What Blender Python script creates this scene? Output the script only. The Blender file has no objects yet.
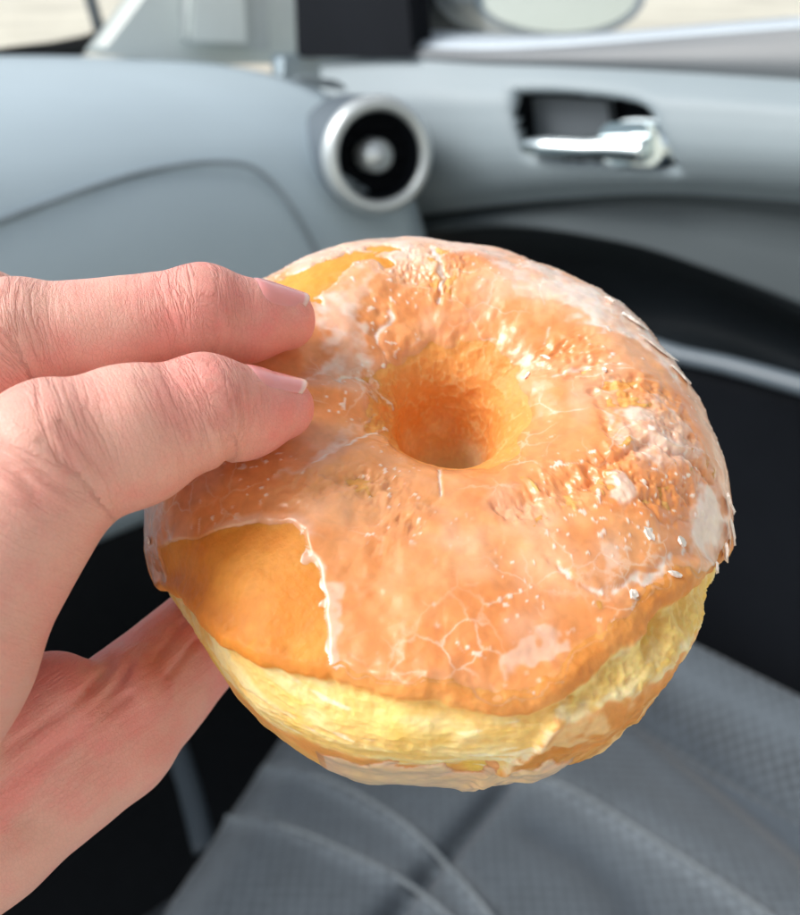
import bpy, math
import numpy as np
from mathutils import Vector, Matrix
R = math.radians
scene = bpy.context.scene
col = scene.collection
rng = np.random.default_rng(7)

# ------------------------------------------------------------------ camera
FPX = 942.0; PITCH = R(-28); YAW = R(45); CAMZ = 1.15
_f = np.array([math.sin(YAW)*math.cos(PITCH), math.cos(YAW)*math.cos(PITCH), math.sin(PITCH)])
_r = np.array([math.cos(YAW), -math.sin(YAW), 0.0])
_u = np.cross(_r, _f)
CAM = np.array([0, 0, CAMZ]); ROT = np.stack([_r, _u, -_f], 1)      # columns right, up, back
cam = bpy.data.objects.new('camera', bpy.data.cameras.new('camera')); col.objects.link(cam)
m = Matrix.Identity(4)
for i in range(3):
    for j in range(3): m[i][j] = ROT[i, j]
    m[i][3] = CAM[i]
cam.matrix_world = m
cam.data.sensor_fit = 'HORIZONTAL'; cam.data.sensor_width = 36; cam.data.lens = 36*FPX/800
cam.data.clip_start = .01; cam.data.clip_end = 500
cam.data.dof.use_dof = True; cam.data.dof.focus_distance = .143; cam.data.dof.aperture_fstop = 22
scene.camera = cam
def world(p): return np.asarray(p, float) @ ROT.T + CAM            # camera axes (m) -> world
def cpt(px, py, d): return np.array([(px-400)/FPX*d, -(py-457.5)/FPX*d, -d])
def ray(px, py): return ROT @ cpt(px, py, 1.0)
def hx(px, py, X): d = ray(px, py); return CAM + d*(X/d[0])
def hy(px, py, Y): d = ray(px, py); return CAM + d*(Y/d[1])
def hz(px, py, Z): d = ray(px, py); return CAM + d*((Z-CAMZ)/d[2])

# ------------------------------------------------------------------ helpers
def mesh_obj(name, V, faces, mat, parent=None, smooth=True, out=None):
    me = bpy.data.meshes.new(name)
    V = np.asarray(V, np.float32)
    if isinstance(faces, np.ndarray):
        if out is not None:                                     # wind the faces so that they look along 'out'
            fn = np.cross(V[faces[:, 2]]-V[faces[:, 0]], V[faces[:, 3]]-V[faces[:, 1]])
            if (fn*out[faces[:, 0]]).sum() < 0: faces = faces[:, ::-1]
        n = len(faces); k = faces.shape[1]
        me.vertices.add(len(V)); me.vertices.foreach_set('co', V.ravel())
        me.loops.add(n*k); me.loops.foreach_set('vertex_index', faces.astype(np.int32).ravel())
        me.polygons.add(n); me.polygons.foreach_set('loop_start', np.arange(0, n*k, k, dtype=np.int32))
        me.update(calc_edges=True); me.validate()
    else:
        me.from_pydata([tuple(map(float, v)) for v in V], [], [tuple(int(i) for i in f) for f in faces])
    me.polygons.foreach_set('use_smooth', np.full(len(me.polygons), smooth))
    me.materials.append(mat)
    o = bpy.data.objects.new(name, me); col.objects.link(o)
    if parent:
        o.parent = parent; o.matrix_parent_inverse = parent.matrix_world.inverted()
    return o
def empty(name, loc, label, cat, group=None):
    o = bpy.data.objects.new(name, None); col.objects.link(o)
    o.location = tuple(map(float, loc)); o.matrix_world = Matrix.Translation(o.location)
    o.empty_display_size = .02
    o['label'] = label; o['category'] = cat
    if group: o['group'] = group
    return o
def attr(o, name, data, kind='FLOAT'):
    a = o.data.attributes.new(name, kind, 'POINT')
    data = np.asarray(data, np.float32)
    if kind == 'FLOAT': a.data.foreach_set('value', data)
    elif kind == 'FLOAT_VECTOR': a.data.foreach_set('vector', data.ravel())
    else:
        if data.shape[1] == 3: data = np.concatenate([data, np.ones((len(data), 1), np.float32)], 1)
        a.data.foreach_set('color', data.ravel())
def sm(x, a, b):
    t = np.clip((x-a)/(b-a), 0, 1); return t*t*(3-2*t)
_T = np.random.default_rng(11).uniform(-1, 1, 64**3).astype(np.float32)
def noise(p, scale, seed=0, oct=1, gain=.5):
    """value noise, p (N,3) in mm, scale = feature size in mm, result about -1..1"""
    out = np.zeros(len(p), np.float32); amp = 1; tot = 0
    q = (p/scale + 131.7 + np.array([seed*5.37, seed*3.11, seed*7.93])).astype(np.float32)
    for o in range(oct):
        f = np.floor(q); t = q-f; t = t*t*t*(t*(t*6-15)+10); i = f.astype(np.int32) & 63; i1 = (i+1) & 63
        X = (i[:, 0] << 12, i1[:, 0] << 12); Y = (i[:, 1] << 6, i1[:, 1] << 6); Z = (i[:, 2], i1[:, 2])
        tz = t[:, 2]; ty = t[:, 1]
        r_ = []
        for dx in (0, 1):
            c_ = []
            for dy in (0, 1):
                b_ = X[dx] | Y[dy]; a0 = _T[b_ | Z[0]]; a1 = _T[b_ | Z[1]]; c_.append(a0+(a1-a0)*tz)
            r_.append(c_[0]+(c_[1]-c_[0])*ty)
        out += amp*(r_[0]+(r_[1]-r_[0])*t[:, 0]); tot += amp; amp *= gain
        q = q*2.03 + 17.3
    return out/tot*1.5
def ridged(p, scale, seed=0, oct=3):
    out = 0; amp = 1; tot = 0
    for o in range(oct):
        out = out + amp*(1-np.abs(noise(p, scale/2.0**o, seed+31*o))*1.6); tot += amp; amp *= .5
    return out/tot
def polysd(Q, poly):
    """signed distance, negative inside"""
    P = np.array(poly, float); n = len(P); d = np.full(len(Q), 1e9); ins = np.zeros(len(Q), bool)
    for i in range(n):
        a, b = P[i], P[(i+1) % n]; e = b-a; w = Q-a
        t = np.clip((w@e)/(e@e), 0, 1)
        d = np.minimum(d, np.hypot(w[:, 0]-t*e[0], w[:, 1]-t*e[1]))
        c = (a[1] <= Q[:, 1]) != (b[1] <= Q[:, 1])
        with np.errstate(divide='ignore', invalid='ignore'):
            x = a[0] + (Q[:, 1]-a[1])*e[0]/(e[1] if e[1] else 1e-9)
        ins ^= c & (Q[:, 0] < x)
    return np.where(ins, -d, d)
def linesd(Q, P):
    P = np.array(P, float); d = np.full(len(Q), 1e9)
    for i in range(len(P)-1):
        a, b = P[i], P[i+1]; e = b-a; w = Q-a
        t = np.clip((w@e)/(e@e), 0, 1)
        d = np.minimum(d, np.hypot(w[:, 0]-t*e[0], w[:, 1]-t*e[1]))
    return d
def crs(P, n, closed=False):
    P = np.array(P, float); k = len(P)
    if closed: t = np.arange(n)*k/n
    else: t = np.linspace(0, k-1-1e-9, n)
    i = np.floor(t).astype(int); f = (t-i)[:, None]
    g = (lambda j: P[j % k]) if closed else (lambda j: P[np.clip(j, 0, k-1)])
    a, b, c, d = g(i-1), g(i), g(i+1), g(i+2)
    return .5*(2*b+(c-a)*f+(2*a-5*b+4*c-d)*f**2+(3*b-a-3*c+d)*f**3)

# ------------------------------------------------------------------ materials
def mat(name):
    mt = bpy.data.materials.new(name); mt.use_nodes = True
    nt = mt.node_tree; nt.nodes.clear()
    out = nt.nodes.new('ShaderNodeOutputMaterial')
    return mt, nt, out
def N(nt, t, **kw):
    n = nt.nodes.new(t)
    for k, v in kw.items():
        if k.startswith('i_'): n.inputs[k[2:].replace('_', ' ')].default_value = v
        else: setattr(n, k, v)
    return n
def L(nt, a, b): nt.links.new(a, b)
def math_(nt, op, a, b=None, clamp=False):
    n = nt.nodes.new('ShaderNodeMath'); n.operation = op; n.use_clamp = clamp
    for k, v in enumerate((a, b)):
        if v is None: continue
        if isinstance(v, (int, float)): n.inputs[k].default_value = v
        else: nt.links.new(v, n.inputs[k])
    return n.outputs[0]
def plain(name, rgb, rough=.5, metal=0.0, nscale=60, nstr=.15, bump=.0, bscale=800, coat=0., spec=.5, var=.12):
    mt, nt, out = mat(name)
    b = N(nt, 'ShaderNodeBsdfPrincipled'); L(nt, b.outputs[0], out.inputs[0])
    b.inputs['Metallic'].default_value = metal; b.inputs['Roughness'].default_value = rough
    b.inputs['Coat Weight'].default_value = coat; b.inputs['Specular IOR Level'].default_value = spec
    tc = N(nt, 'ShaderNodeTexCoord')
    nz = N(nt, 'ShaderNodeTexNoise'); nz.inputs['Scale'].default_value = nscale; nz.inputs['Detail'].default_value = 4
    L(nt, tc.outputs['Object'], nz.inputs['Vector'])
    cr = N(nt, 'ShaderNodeValToRGB'); L(nt, nz.outputs['Fac'], cr.inputs[0])
    cr.color_ramp.elements[0].position = .3; cr.color_ramp.elements[1].position = .7
    cr.color_ramp.elements[0].color = (*[c*(1-var) for c in rgb], 1); cr.color_ramp.elements[1].color = (*[min(1, c*(1+var)) for c in rgb], 1)
    L(nt, cr.outputs[0], b.inputs['Base Color'])
    if bump:
        n2 = N(nt, 'ShaderNodeTexNoise'); n2.inputs['Scale'].default_value = bscale; L(nt, tc.outputs['Object'], n2.inputs['Vector'])
        bp = N(nt, 'ShaderNodeBump'); bp.inputs['Strength'].default_value = bump; bp.inputs['Distance'].default_value = .0006
        L(nt, n2.outputs['Fac'], bp.inputs['Height']); L(nt, bp.outputs[0], b.inputs['Normal'])
    return mt

# ================================================================== DONUT
prof = np.array([(5.2,-4),(7.4,4),(10,12.5),(16.5,19),(28,22),(36.5,20.5),(43.3,16),(48,9),(50,1.5),(49.6,-3),(48.6,-7.5),(46.4,-13.5),(41,-19),(33,-21.5),(20,-20.5),(9,-16.5),(4.0,-10)], float)
edge_t = [-4,-8,-9,-9,-9,-9,-9,-9,-9,-9,-9,-9,-8,-5,1.5,8,11.5,13,13.5,13,11.5,8,5,1]
rad_t = [1.021,1.059,1.081,1.108,1.13,1.181,1.229,1.256,1.246,1.199,1.136,1.092,1.055,1.017,0.98,1.005,1.048,1.066,1.051,1.068,1.06,1.0,0.95,0.981]
def pint(tab, th):
    P = np.array(tab, float); n = len(P); t = (th % (2*np.pi))/(2*np.pi)*n
    i = np.floor(t).astype(int); f = t-i
    a, b, c, d = [P[(i+k) % n] for k in (-1, 0, 1, 2)]
    return .5*(2*b+(c-a)*f+(2*a-5*b+4*c-d)*f**2+(3*b-a-3*c+d)*f**3)
def dshape(th, ph):
    m_ = len(prof); i = np.floor(ph).astype(int); f = (ph-i)[:, None]
    a, b, c, d = [prof[(i+k) % m_] for k in (-1, 0, 1, 2)]
    rz = .5*(2*b+(c-a)*f+(2*a-5*b+4*c-d)*f**2+(3*b-a-3*c+d)*f**3)
    r = rz[:, 0]; z = rz[:, 1] + pint(edge_t, th)*np.exp(-((ph-8.6)/2.6)**2)
    r = r*(1+(pint(rad_t, th)-1)*np.clip((r-15)/25, 0, 1))
    k = sm(46-r, 0, 34)
    return np.stack([r*np.cos(th)+1.5*k, r*np.sin(th)+5.5*k, z], 1)
EL = R(52)
dn = np.array([0, math.cos(EL), math.sin(EL)]); du = np.array([1, 0, 0.]); dv = np.cross(dn, du)
DC = np.array([(440-400)/FPX*.167, -(492-457.5)/FPX*.167, -.167])
DM = ROT @ np.stack([du, dv, dn], 1)                                  # local mm -> world
def d2w(P): return (P*.001) @ DM.T + world(DC)

POLY={
 'bareA':[(-6.58,-2.45),(-5.07,-2.98),(-4.05,-3.07),(-3.28,-3.21),(-2.84,-3.48),(-2.51,-3.96),(-2.27,-4.57),(-2.14,-5.19),(-2.1,-6.2),(-2.7,-7.3),(-3.78,-7.1),(-5.6,-6.2),(-6.9,-4.11)],
 'bareB':[(-3.54,3.88),(-2.88,4.27),(-1.94,4.72),(-1.13,4.8),(-1.02,4.5),(-1.96,3.88),(-2.59,3.46),(-2.79,3.01),(-3.19,3.4)],
 'hollow':[(-1.73,3.15),(-1.06,3.59),(-0.08,3.67),(1.15,3.31),(1.5,2.73),(0.1,2.77),(-1.43,2.51),(-2.01,2.43)],
 'r1':[(-3.42,-2.56),(-3.13,-2.31),(-2.41,-2.53),(-1.51,-2.99),(-1.2,-3.31),(-2.02,-3.13),(-2.97,-2.9)],
 'r2':[(2.64,1.86),(3.1,2.12),(3.65,1.81),(3.76,1.14),(3.33,0.78),(2.8,1.11)],
 'r3':[(3.63,0.64),(4.3,0.91),(5.09,0.54),(5.55,-0.39),(6.0,-1.23),(5.24,-2.2),(3.97,-2.72),(2.83,-2.93),(1.73,-3.37),(0.97,-3.38),(1.93,-2.82),(3.07,-2.3),(3.65,-1.41),(3.69,-0.18)],
 'r4':[(-2.73,0.95),(-1.97,1.54),(-1.52,0.76),(-1.5,0.),(-1.99,-1.92),(-2.56,-0.56)],
 'r5':[(-1.64,-3.62),(-1.32,-3.34),(-0.66,-3.35),(-0.63,-3.58),(-1.08,-3.76),(-1.53,-3.94)],
 'r6':[(-0.82,4.67),(0.07,4.98),(0.67,4.3),(0.15,3.67),(-0.81,3.67),(-1.28,3.95)],
 'r7':[(-1.02,-5.32),(-0.07,-5.17),(1.3,-5.36),(2.34,-5.15),(3.72,-4.49),(3.59,-5.17),(2.54,-5.92),(1.46,-6.42),(-0.09,-6.41),(-0.92,-5.95)],
 'w1':[(1.14,4.72),(2.32,4.75),(3.41,3.95),(4.41,2.46),(3.56,2.33),(2.51,3.13),(1.35,3.62)],
 'w2':[(3.89,-0.16),(4.43,0.25),(5.29,0.04),(5.68,-0.76),(5.22,-1.46),(4.33,-1.68),(3.79,-1.38)],
 'w3':[(-3.58,0.66),(-3.17,0.63),(-2.71,1.05),(-2.79,1.63),(-3.27,1.01)],
 'w4':[(5.12,-2.24),(5.66,-1.67),(6.32,-1.57),(6.9,-2.31),(6.4,-3.32),(5.4,-3.22),(5.21,-2.72)],
 'w5':[(-3.05,-2.28),(-2.79,-1.53),(-2.62,-0.39),(-3.05,-1.51),(-3.37,-2.07),(-3.84,-2.15)],
 'w6':[(-2.84,3.03),(-2.17,3.48),(-1.37,3.95),(-2.23,2.59),(-2.81,1.07),(-3.25,0.72),(-2.87,2.15)],
 'w7':[(3.33,-2.35),(3.76,-2.13),(3.88,-2.54),(3.58,-2.84),(3.22,-2.78)],
 'w8':[(0.85,-5.49),(1.29,-5.04),(1.84,-5.05),(1.81,-5.33),(1.36,-5.62),(0.94,-5.77)],
 'w9':[(2.81,-3.6),(3.35,-3.62),(3.32,-3.85),(2.95,-3.95)],
 'w10':[(3.89,3.55),(4.67,2.92),(5.7,1.94),(5.15,1.1),(4.58,1.96),(3.89,2.95)],
 'drip':[(-2.75,-3.46),(-2.47,-3.66),(-2.12,-4.43),(-1.85,-5.19),(-1.74,-5.9),(-2.15,-5.98),(-2.15,-5.02),(-2.38,-4.26)],
}
LINE={
 'c_top':[(-0.17,4.83),(0.05,3.89),(-0.19,3.37)],
 'c_top2':[(-1.53,3.2),(-1.86,2.49),(-2.22,1.66)],
 'c_lip':[(-0.45,-2.66),(-0.48,-3.09),(-0.49,-3.29)],
 'c_finger':[(-3.17,0.63),(-2.82,1.0),(-2.6,0.74),(-2.11,0.67)],
 'c_f2':[(-3.29,-2.32),(-3.04,-2.05),(-2.67,-1.69),(-2.09,-0.66)],
 'fold':[(0.97,-3.38),(1.94,-3.06),(2.98,-2.53),(3.72,-1.78),(4.48,-1.22),(5.24,-1.04),(5.9,-1.34)],
 'fold2':[(3.68,-1.11),(3.61,-0.2),(3.81,0.64),(4.49,1.05)],
 'fold3':[(1.95,-3.99),(2.63,-4.35),(3.78,-4.14),(5.18,-3.39)],
 'fold4':[(3.97,-2.72),(4.39,-3.01),(5.25,-2.7)],
}
# theta is sampled denser on the near side, phi denser over crust and belt
NTH, NPH = 1300, 560
tt = np.linspace(0, 2*np.pi, NTH, endpoint=False)
th1 = tt + .28*np.cos(tt)                                              # denser at 270 deg
pp = np.interp(np.linspace(0, 1, NPH, endpoint=False), [0, .10, .74, .80, 1], [0, 1.6, 12.0, 13.2, 17])
TH, PH = [a.ravel() for a in np.meshgrid(th1, pp, indexing='ij')]
B = dshape(TH, PH)
def grid_normals(P, nt, np_):
    G = P.reshape(nt, np_, 3)
    a = np.roll(G, -1, 0)-np.roll(G, 1, 0); b = np.roll(G, -1, 1)-np.roll(G, 1, 1)
    n = np.cross(a, b).reshape(-1, 3); n /= np.linalg.norm(n, axis=1, keepdims=True)+1e-12
    return n
NB = grid_normals(B, NTH, NPH)
if (NB*np.stack([np.zeros(len(B)), np.zeros(len(B)), B[:, 2]], 1)).sum() < 0: NB = -NB
phc = np.where(PH > 13.5, PH-17, PH)
warp = np.stack([noise(B, 5, 51, 3), noise(B, 5, 57, 3)], 1)*.16
warpf = np.stack([noise(B, 1.6, 52, 2), noise(B, 1.6, 58, 2)], 1)*.06
CH = np.stack([np.maximum(phc, .0)*np.cos(TH), np.maximum(phc, .0)*np.sin(TH)], 1)
CW = CH + warp + warpf
ontop = (phc > -.5) & (phc < 9.5)
def pm(key, soft=.12, W=CW, grow=0.):
    r_ = np.zeros(len(B)); i = np.where(ontop)[0]
    r_[i] = 1-sm(polysd(W[i], POLY[key])-grow, -soft, soft); return r_
def lm(key, w, W=CW):
    r_ = np.zeros(len(B)); i = np.where(ontop)[0]
    r_[i] = np.exp(-(linesd(W[i], LINE[key])/w)**2); return r_
near = sm(-np.sin(TH), -.3, .6)
lowf = noise(B, 16, 1, 3); midf = noise(B, 5, 2, 3); fine = noise(B, 1.1, 3, 3)
rough = np.zeros(len(B))
for k, s in (('r1', .9), ('r2', .8), ('r3', .9), ('r4', .8), ('r5', .8), ('r6', .8), ('r7', .22)):
    rough = np.maximum(rough, s*pm(k, .25, grow=.1))
holew = 1-sm(phc + .6*midf - .35*sm(np.sin(TH), .2, 1), 1.6, 2.9)
holew[PH > 13.5] = 1
bareA = pm('bareA', .05, CH+warp*.5); bareB = pm('bareB', .12, CW+warp)
beltz = None
bottom = sm(PH, 11.2, 12.3)*(PH < 15.5)
EDG = np.array([(0, 8.3), (200, 8.4), (212, 7.5), (217.6, 7.25), (224, 7.19), (231, 7.02), (240, 6.63), (247, 6.41), (253, 6.25), (262, 6.39), (270, 6.53), (277, 6.68), (283, 6.61), (290, 6.3), (299, 6.05), (310, 6.14), (320, 6.58), (335, 7.5), (348, 8.2), (360, 8.3)])
ang = np.degrees(TH) % 360
PE = PH - np.interp(ang, EDG[:, 0], EDG[:, 1]) + .10*noise(B, 7, 10, 3) + .05*noise(B, 1.8, 12, 2)      # 0 at the crust edge
EDn = np.interp(ang, EDG[:, 0], EDG[:, 1])
angt = ang + 3.2*np.clip(PE, 0, 4) - 6.0 + 1.2*noise(B, 3, 13, 2)
torn = sm(angt, 279.5, 281)*(1-sm(ang, 335, 350))
tthr = np.interp(ang, [279, 283, 290, 300, 315, 330, 345], [.05, .35, .75, .95, 1.25, 1.6, 2.5]) + .35*noise(B, 4, 14, 3)
beltz = sm(PE, -.02, .10)*(1-sm(PE + .5*noise(B, 6, 9, 3)*(1-torn), np.where(torn > .3, tthr, 2.7), np.where(torn > .3, tthr+.35, 3.4)))*(1-sm(PH, 10.2, 11.2))          # yellow belt
# --- dough displacement (mm)
dent = sum(-.8*np.exp(-(dd/.9)**2)+.55*np.exp(-((dd-1.35)/.4)**2) for dd in (np.hypot(CH[:, 0]-x, CH[:, 1]-y) for x, y in ((-3.52, -1.12), (-3.47, 1.46))))*ontop
disp = .75*lowf + .2*midf*(1-bareA*.8) + .03*fine
disp += rough*(.75*(ridged(B+1.2*np.stack([warp[:,0]*6, warp[:,1]*6, warp[:,0]*0], 1), 3.2, 5, 4)-.55) + .14*noise(B, .7, 8, 2))
disp += -1.3*lm('fold', .13) + .8*lm('fold', .45) - .6*lm('fold2', .1)+.4*lm('fold2', .3) - .7*lm('fold3', .11)+.5*lm('fold3', .4) - .5*lm('fold4', .1)
disp += -1.6*pm('hollow', .7) - .7*lm('c_top', .09) + .5*lm('c_top', .3) - .3*lm('c_top2', .1)
disp += -.5*lm('c_lip', .07) - .5*lm('c_finger', .07)
tex = ridged(B, 2.2, 77, 3)-.55
disp += holew*(.12*tex+.05*noise(B, .8, 88, 2))
belt_t = noise(B*np.array([.8, .8, 2.6]), 6, 21, 4)
disp += beltz*(.28*belt_t + .2*(ridged(B*np.array([1, 1, 2.]), 2.0, 23, 3)-.55) - .1)
disp += 1.0*np.exp(-((PE+.28)/.30)**2)*near - 1.1*sm(PE, -.05, .12)*np.exp(-np.maximum(PE, 0)/1.1)*near
# torn look on the lower right of the belt, crisp overhang of the crust
disp += torn*beltz*(1.1*noise(B, 6, 31, 3)+.5*(ridged(B, 2.4, 33, 3)-.5)) + torn*sm(PE, 1, 2)*(PH < 14)*.8*noise(B, 4, 35, 3)
disp += dent + .9*np.exp(-((angt-280.6)/1.4)**2)*sm(PE, 0, .3)*(PH < 12)*sm(noise(B, 2, 15, 2), -1, .3)
disp += .25*sm(PH, 11.5, 12.5)*(PH < 15)*noise(B, 2.2, 41, 3)
D = B + NB*disp[:, None]
# --- dough colour
def mixc(a, b, w): return a*(1-w[:, None]) + np.array(b)*w[:, None]
C = np.tile(np.array([.84, .36, .10]), (len(B), 1))
C = mixc(C, (.90, .48, .17), .5*sm(noise(B, 8, 61, 3), -.2, .6))
C = mixc(C, (.74, .25, .05), .45*sm(noise(B, 6, 63, 3), .1, .8))
C = mixc(C, (.86, .50, .18), rough*.75*sm(ridged(B, 3.2, 5, 4), .35, .75))
C = mixc(C, (.78, .28, .035), bareA*.95)
C = mixc(C, (.86, .38, .07), bareA*sm(noise(B, 7, 65, 3), .0, .7)*.7)
C = mixc(C, (.76, .31, .04), bareA*.3*sm(noise(B, 1.2, 67, 2), .1, .7))
C = mixc(C, (.82, .33, .045), bareB*.95)
C = mixc(C, (.84, .34, .085), holew*.9)
C = mixc(C, (.86, .56, .25), holew*sm(tex, -.1, .25)*.6)
C = mixc(C, (.94, .72, .42), holew*(1-sm(phc + .4*noise(B, 5, 79, 2), -.2, 1.3)))
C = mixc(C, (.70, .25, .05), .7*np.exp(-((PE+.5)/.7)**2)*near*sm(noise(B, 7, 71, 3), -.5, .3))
run_ = sm(noise(B*np.array([.6, .6, 3.5]), 4.5, 87, 3), .35, .55)*sm(ang, 236, 250)*(1-sm(ang, 300, 312))*beltz
bc = mixc(np.tile(np.array([.92, .61, .21]), (len(B), 1)), (.94, .78, .42), .8*sm(belt_t, -.2, .6))
bc = mixc(bc, (.92, .58, .09), .75*sm(noise(B, 9, 73, 2), .05, .6)*sm(PE, .3, 1))
bc = mixc(bc, (.96, .86, .66), .7*run_)
bc = mixc(bc, (.92, .66, .22), torn*.5*(1-sm(PE, .6, 1.4)))
C = mixc(C, (.78, .38, .08), beltz*.0)
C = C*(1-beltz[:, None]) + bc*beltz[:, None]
C = mixc(C, (.80, .44, .14), sm(PH + .35*noise(B, 5, 75, 3), 9.9, 10.5)*(PH < 16.))
C = mixc(C, (.62, .27, .05), torn*sm(PE, tthr+.2, tthr+1.2)*(PH < 15)*.6*(.4+.6*sm(noise(B, 4, 77, 3), -.3, .4)))
C = mixc(C, (.93, .66, .34), torn*sm(PE, tthr, tthr+.5)*(PH < 14)*.75*sm(noise(B, 5, 177, 4), .0, .45))
C = mixc(C, (.60, .24, .05), torn*sm(PE, tthr, tthr+.5)*(PH < 14)*.6*sm(noise(B, 3.5, 178, 4), .1, .6))
seam_ = torn*np.exp(-((PE-tthr)/.22)**2)*(PH < 13)+np.exp(-((angt-280.4)/1.0)**2)*sm(PE, 0, .2)*(PH < 12)
C = mixc(C, (.97, .86, .62), np.clip(seam_, 0, 1)*.6*sm(noise(B, 1.5, 78, 2), -.6, .2))
gi = (np.arange(NTH)[:, None]*NPH + np.arange(NPH)[None, :])
F4 = np.stack([gi, np.roll(gi, -1, 0), np.roll(np.roll(gi, -1, 0), -1, 1), np.roll(gi, -1, 1)], -1).reshape(-1, 4)

# --- glaze layer thickness (mm)
cover = sm(phc, 2.2+.0*phc, 3.3)*(1-sm(PE + .3*noise(B, 5, 91, 2), -.6, -.15))*(1-sm(PE, -.14, -.02))
gth = .32 + .16*noise(B, 7, 81, 3) + .05*noise(B, 2, 82, 2)
gth = np.minimum(gth, .6)*cover
hole_g = (1-holew*.95)
gth = gth*hole_g - .6*bareA*(1-0) - .55*bareB
gth -= rough*.24*sm(noise(B, 2.0, 83, 3), -.35, .35) - 0
W_ = dict(w1=.6, w2=.62, w3=.7, w4=.8, w5=.5, w6=.6, w7=.7, w8=.42, w9=.42, w10=.62, drip=.45)  # white glaze patches; far and right ones raised to paint in glossy highlights
milk_sheen = np.clip(.05 + .17*sm(noise(B, 10, 84, 3), -.1, .8), 0, 1)
for k, v in W_.items():
    w_ = pm(k, .16, CH+warp*1.6+warpf*2)*(.55+.45*sm(noise(B, 3, 85, 3), -.4, .4)) if k not in ('w7', 'w8', 'w9', 'drip') else pm(k, .07, CH+warp*1.8+warpf)*.8
    gth = np.maximum(gth, w_*(.12+v*.25)*(.5 if k == 'drip' else 1)); milk_sheen = np.maximum(milk_sheen, w_*(.2+v*.7))
ridge = np.exp(-((polysd(CH+warp*.5, POLY['bareA'])-.07)/.10)**2)*(PH < 9)
gth += ridge*.05*cover*sm(noise(B, 5, 99, 2), -.6, .5); milk_sheen = np.maximum(milk_sheen, ridge*.28*cover*sm(noise(B, 5, 99, 2), -.6, .5))
# glaze ran over the belt at the bottom middle and forms a foot
foot = sm(ang, 246, 256)*(1-sm(ang, 284, 292))*sm(PH + .4*noise(B, 4, 86, 2), 9.6, 10.0)*(PH < 14)
gth = np.maximum(gth, foot*.45); gth = np.maximum(gth, -.2)
milk_sheen = np.where(foot > .3, .45, milk_sheen); milk_sheen = np.where(run_ > .2, np.maximum(milk_sheen, .35), milk_sheen)
# fine white crazing of the sugar in the creases
for k in ('c_lip', 'c_finger', 'c_f2', 'c_top', 'c_top2', 'fold3'):
    l_ = lm(k, .055); milk_sheen = np.maximum(milk_sheen, l_*.95*sm(noise(B, 1.5, 92), -.8, 0)); gth = np.maximum(gth, l_*.22)
craze = sm(ridged(B+4*np.stack([warp[:,0], warp[:,1], warp[:,0]], 1), 7, 95, 2), .86, .97)*cover*(.3+.7*sm(noise(B, 12, 96), -.2, .5))
milk_sheen = np.clip(milk_sheen + craze*.35*(1-bareA), 0, 1)
milk_sheen = np.clip(milk_sheen + .38*sm(np.sin(TH), .1, .85)*sm(phc, 3.5, 4.8)*sm(noise(B, 9, 102, 3), -.7, .5), 0, 1)  # far rim whitened in the colour, standing in for reflected sky
speck = sm(noise(B, .75, 97), .98, 1.12)*cover*sm(noise(B, 9, 98), -.2, .4); milk_sheen = np.clip(milk_sheen+speck*.6, 0, 1); gth += speck*.12*(gth > .05)
_sm = .75*lowf + .2*midf*(1-bareA*.8) + dent; gdisp = _sm + (disp-_sm)*.55
gth = np.where(foot > 0, gth, gth*(1-sm(PE, -.12, .0)) - .2*sm(PE, -.12, .0))
gd_ = disp + np.clip(gdisp-disp, -.22, .14)*sm(gth, .02, .22)
G = B + NB*(gd_ - .10 + 1.0*np.maximum(gth, 0) + .10*sm(gth, .0, .14))[:, None]

dcen = world(DC)
donut = empty('donut', dcen, 'glazed ring donut with a yellow belt, held up by the fingers', 'donut')
def dough_mat():
    mt, nt, out = mat('dough')
    b = N(nt, 'ShaderNodeBsdfPrincipled'); L(nt, b.outputs[0], out.inputs[0])
    a = N(nt, 'ShaderNodeAttribute', attribute_name='col')
    tc = N(nt, 'ShaderNodeTexCoord')
    n1 = N(nt, 'ShaderNodeTexNoise'); n1.inputs['Scale'].default_value = 900; n1.inputs['Detail'].default_value = 5
    L(nt, tc.outputs['Object'], n1.inputs['Vector'])
    mr = N(nt, 'ShaderNodeMapRange'); L(nt, n1.outputs['Fac'], mr.inputs[0]); mr.inputs[3].default_value = .86; mr.inputs[4].default_value = 1.13
    mx = N(nt, 'ShaderNodeVectorMath', operation='SCALE'); L(nt, a.outputs['Color'], mx.inputs[0]); L(nt, mr.outputs[0], mx.inputs['Scale'])
    L(nt, mx.outputs[0], b.inputs['Base Color'])
    b.inputs['Roughness'].default_value = .55; b.inputs['Specular IOR Level'].default_value = .35
    b.inputs['Subsurface Weight'].default_value = .45; b.inputs['Subsurface Radius'].default_value = (1, .45, .15)
    b.inputs['Subsurface Scale'].default_value = .0022
    bp = N(nt, 'ShaderNodeBump'); bp.inputs['Strength'].default_value = .5; bp.inputs['Distance'].default_value = .00035
    L(nt, n1.outputs['Fac'], bp.inputs['Height']); L(nt, bp.outputs[0], b.inputs['Normal'])
    return mt
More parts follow.
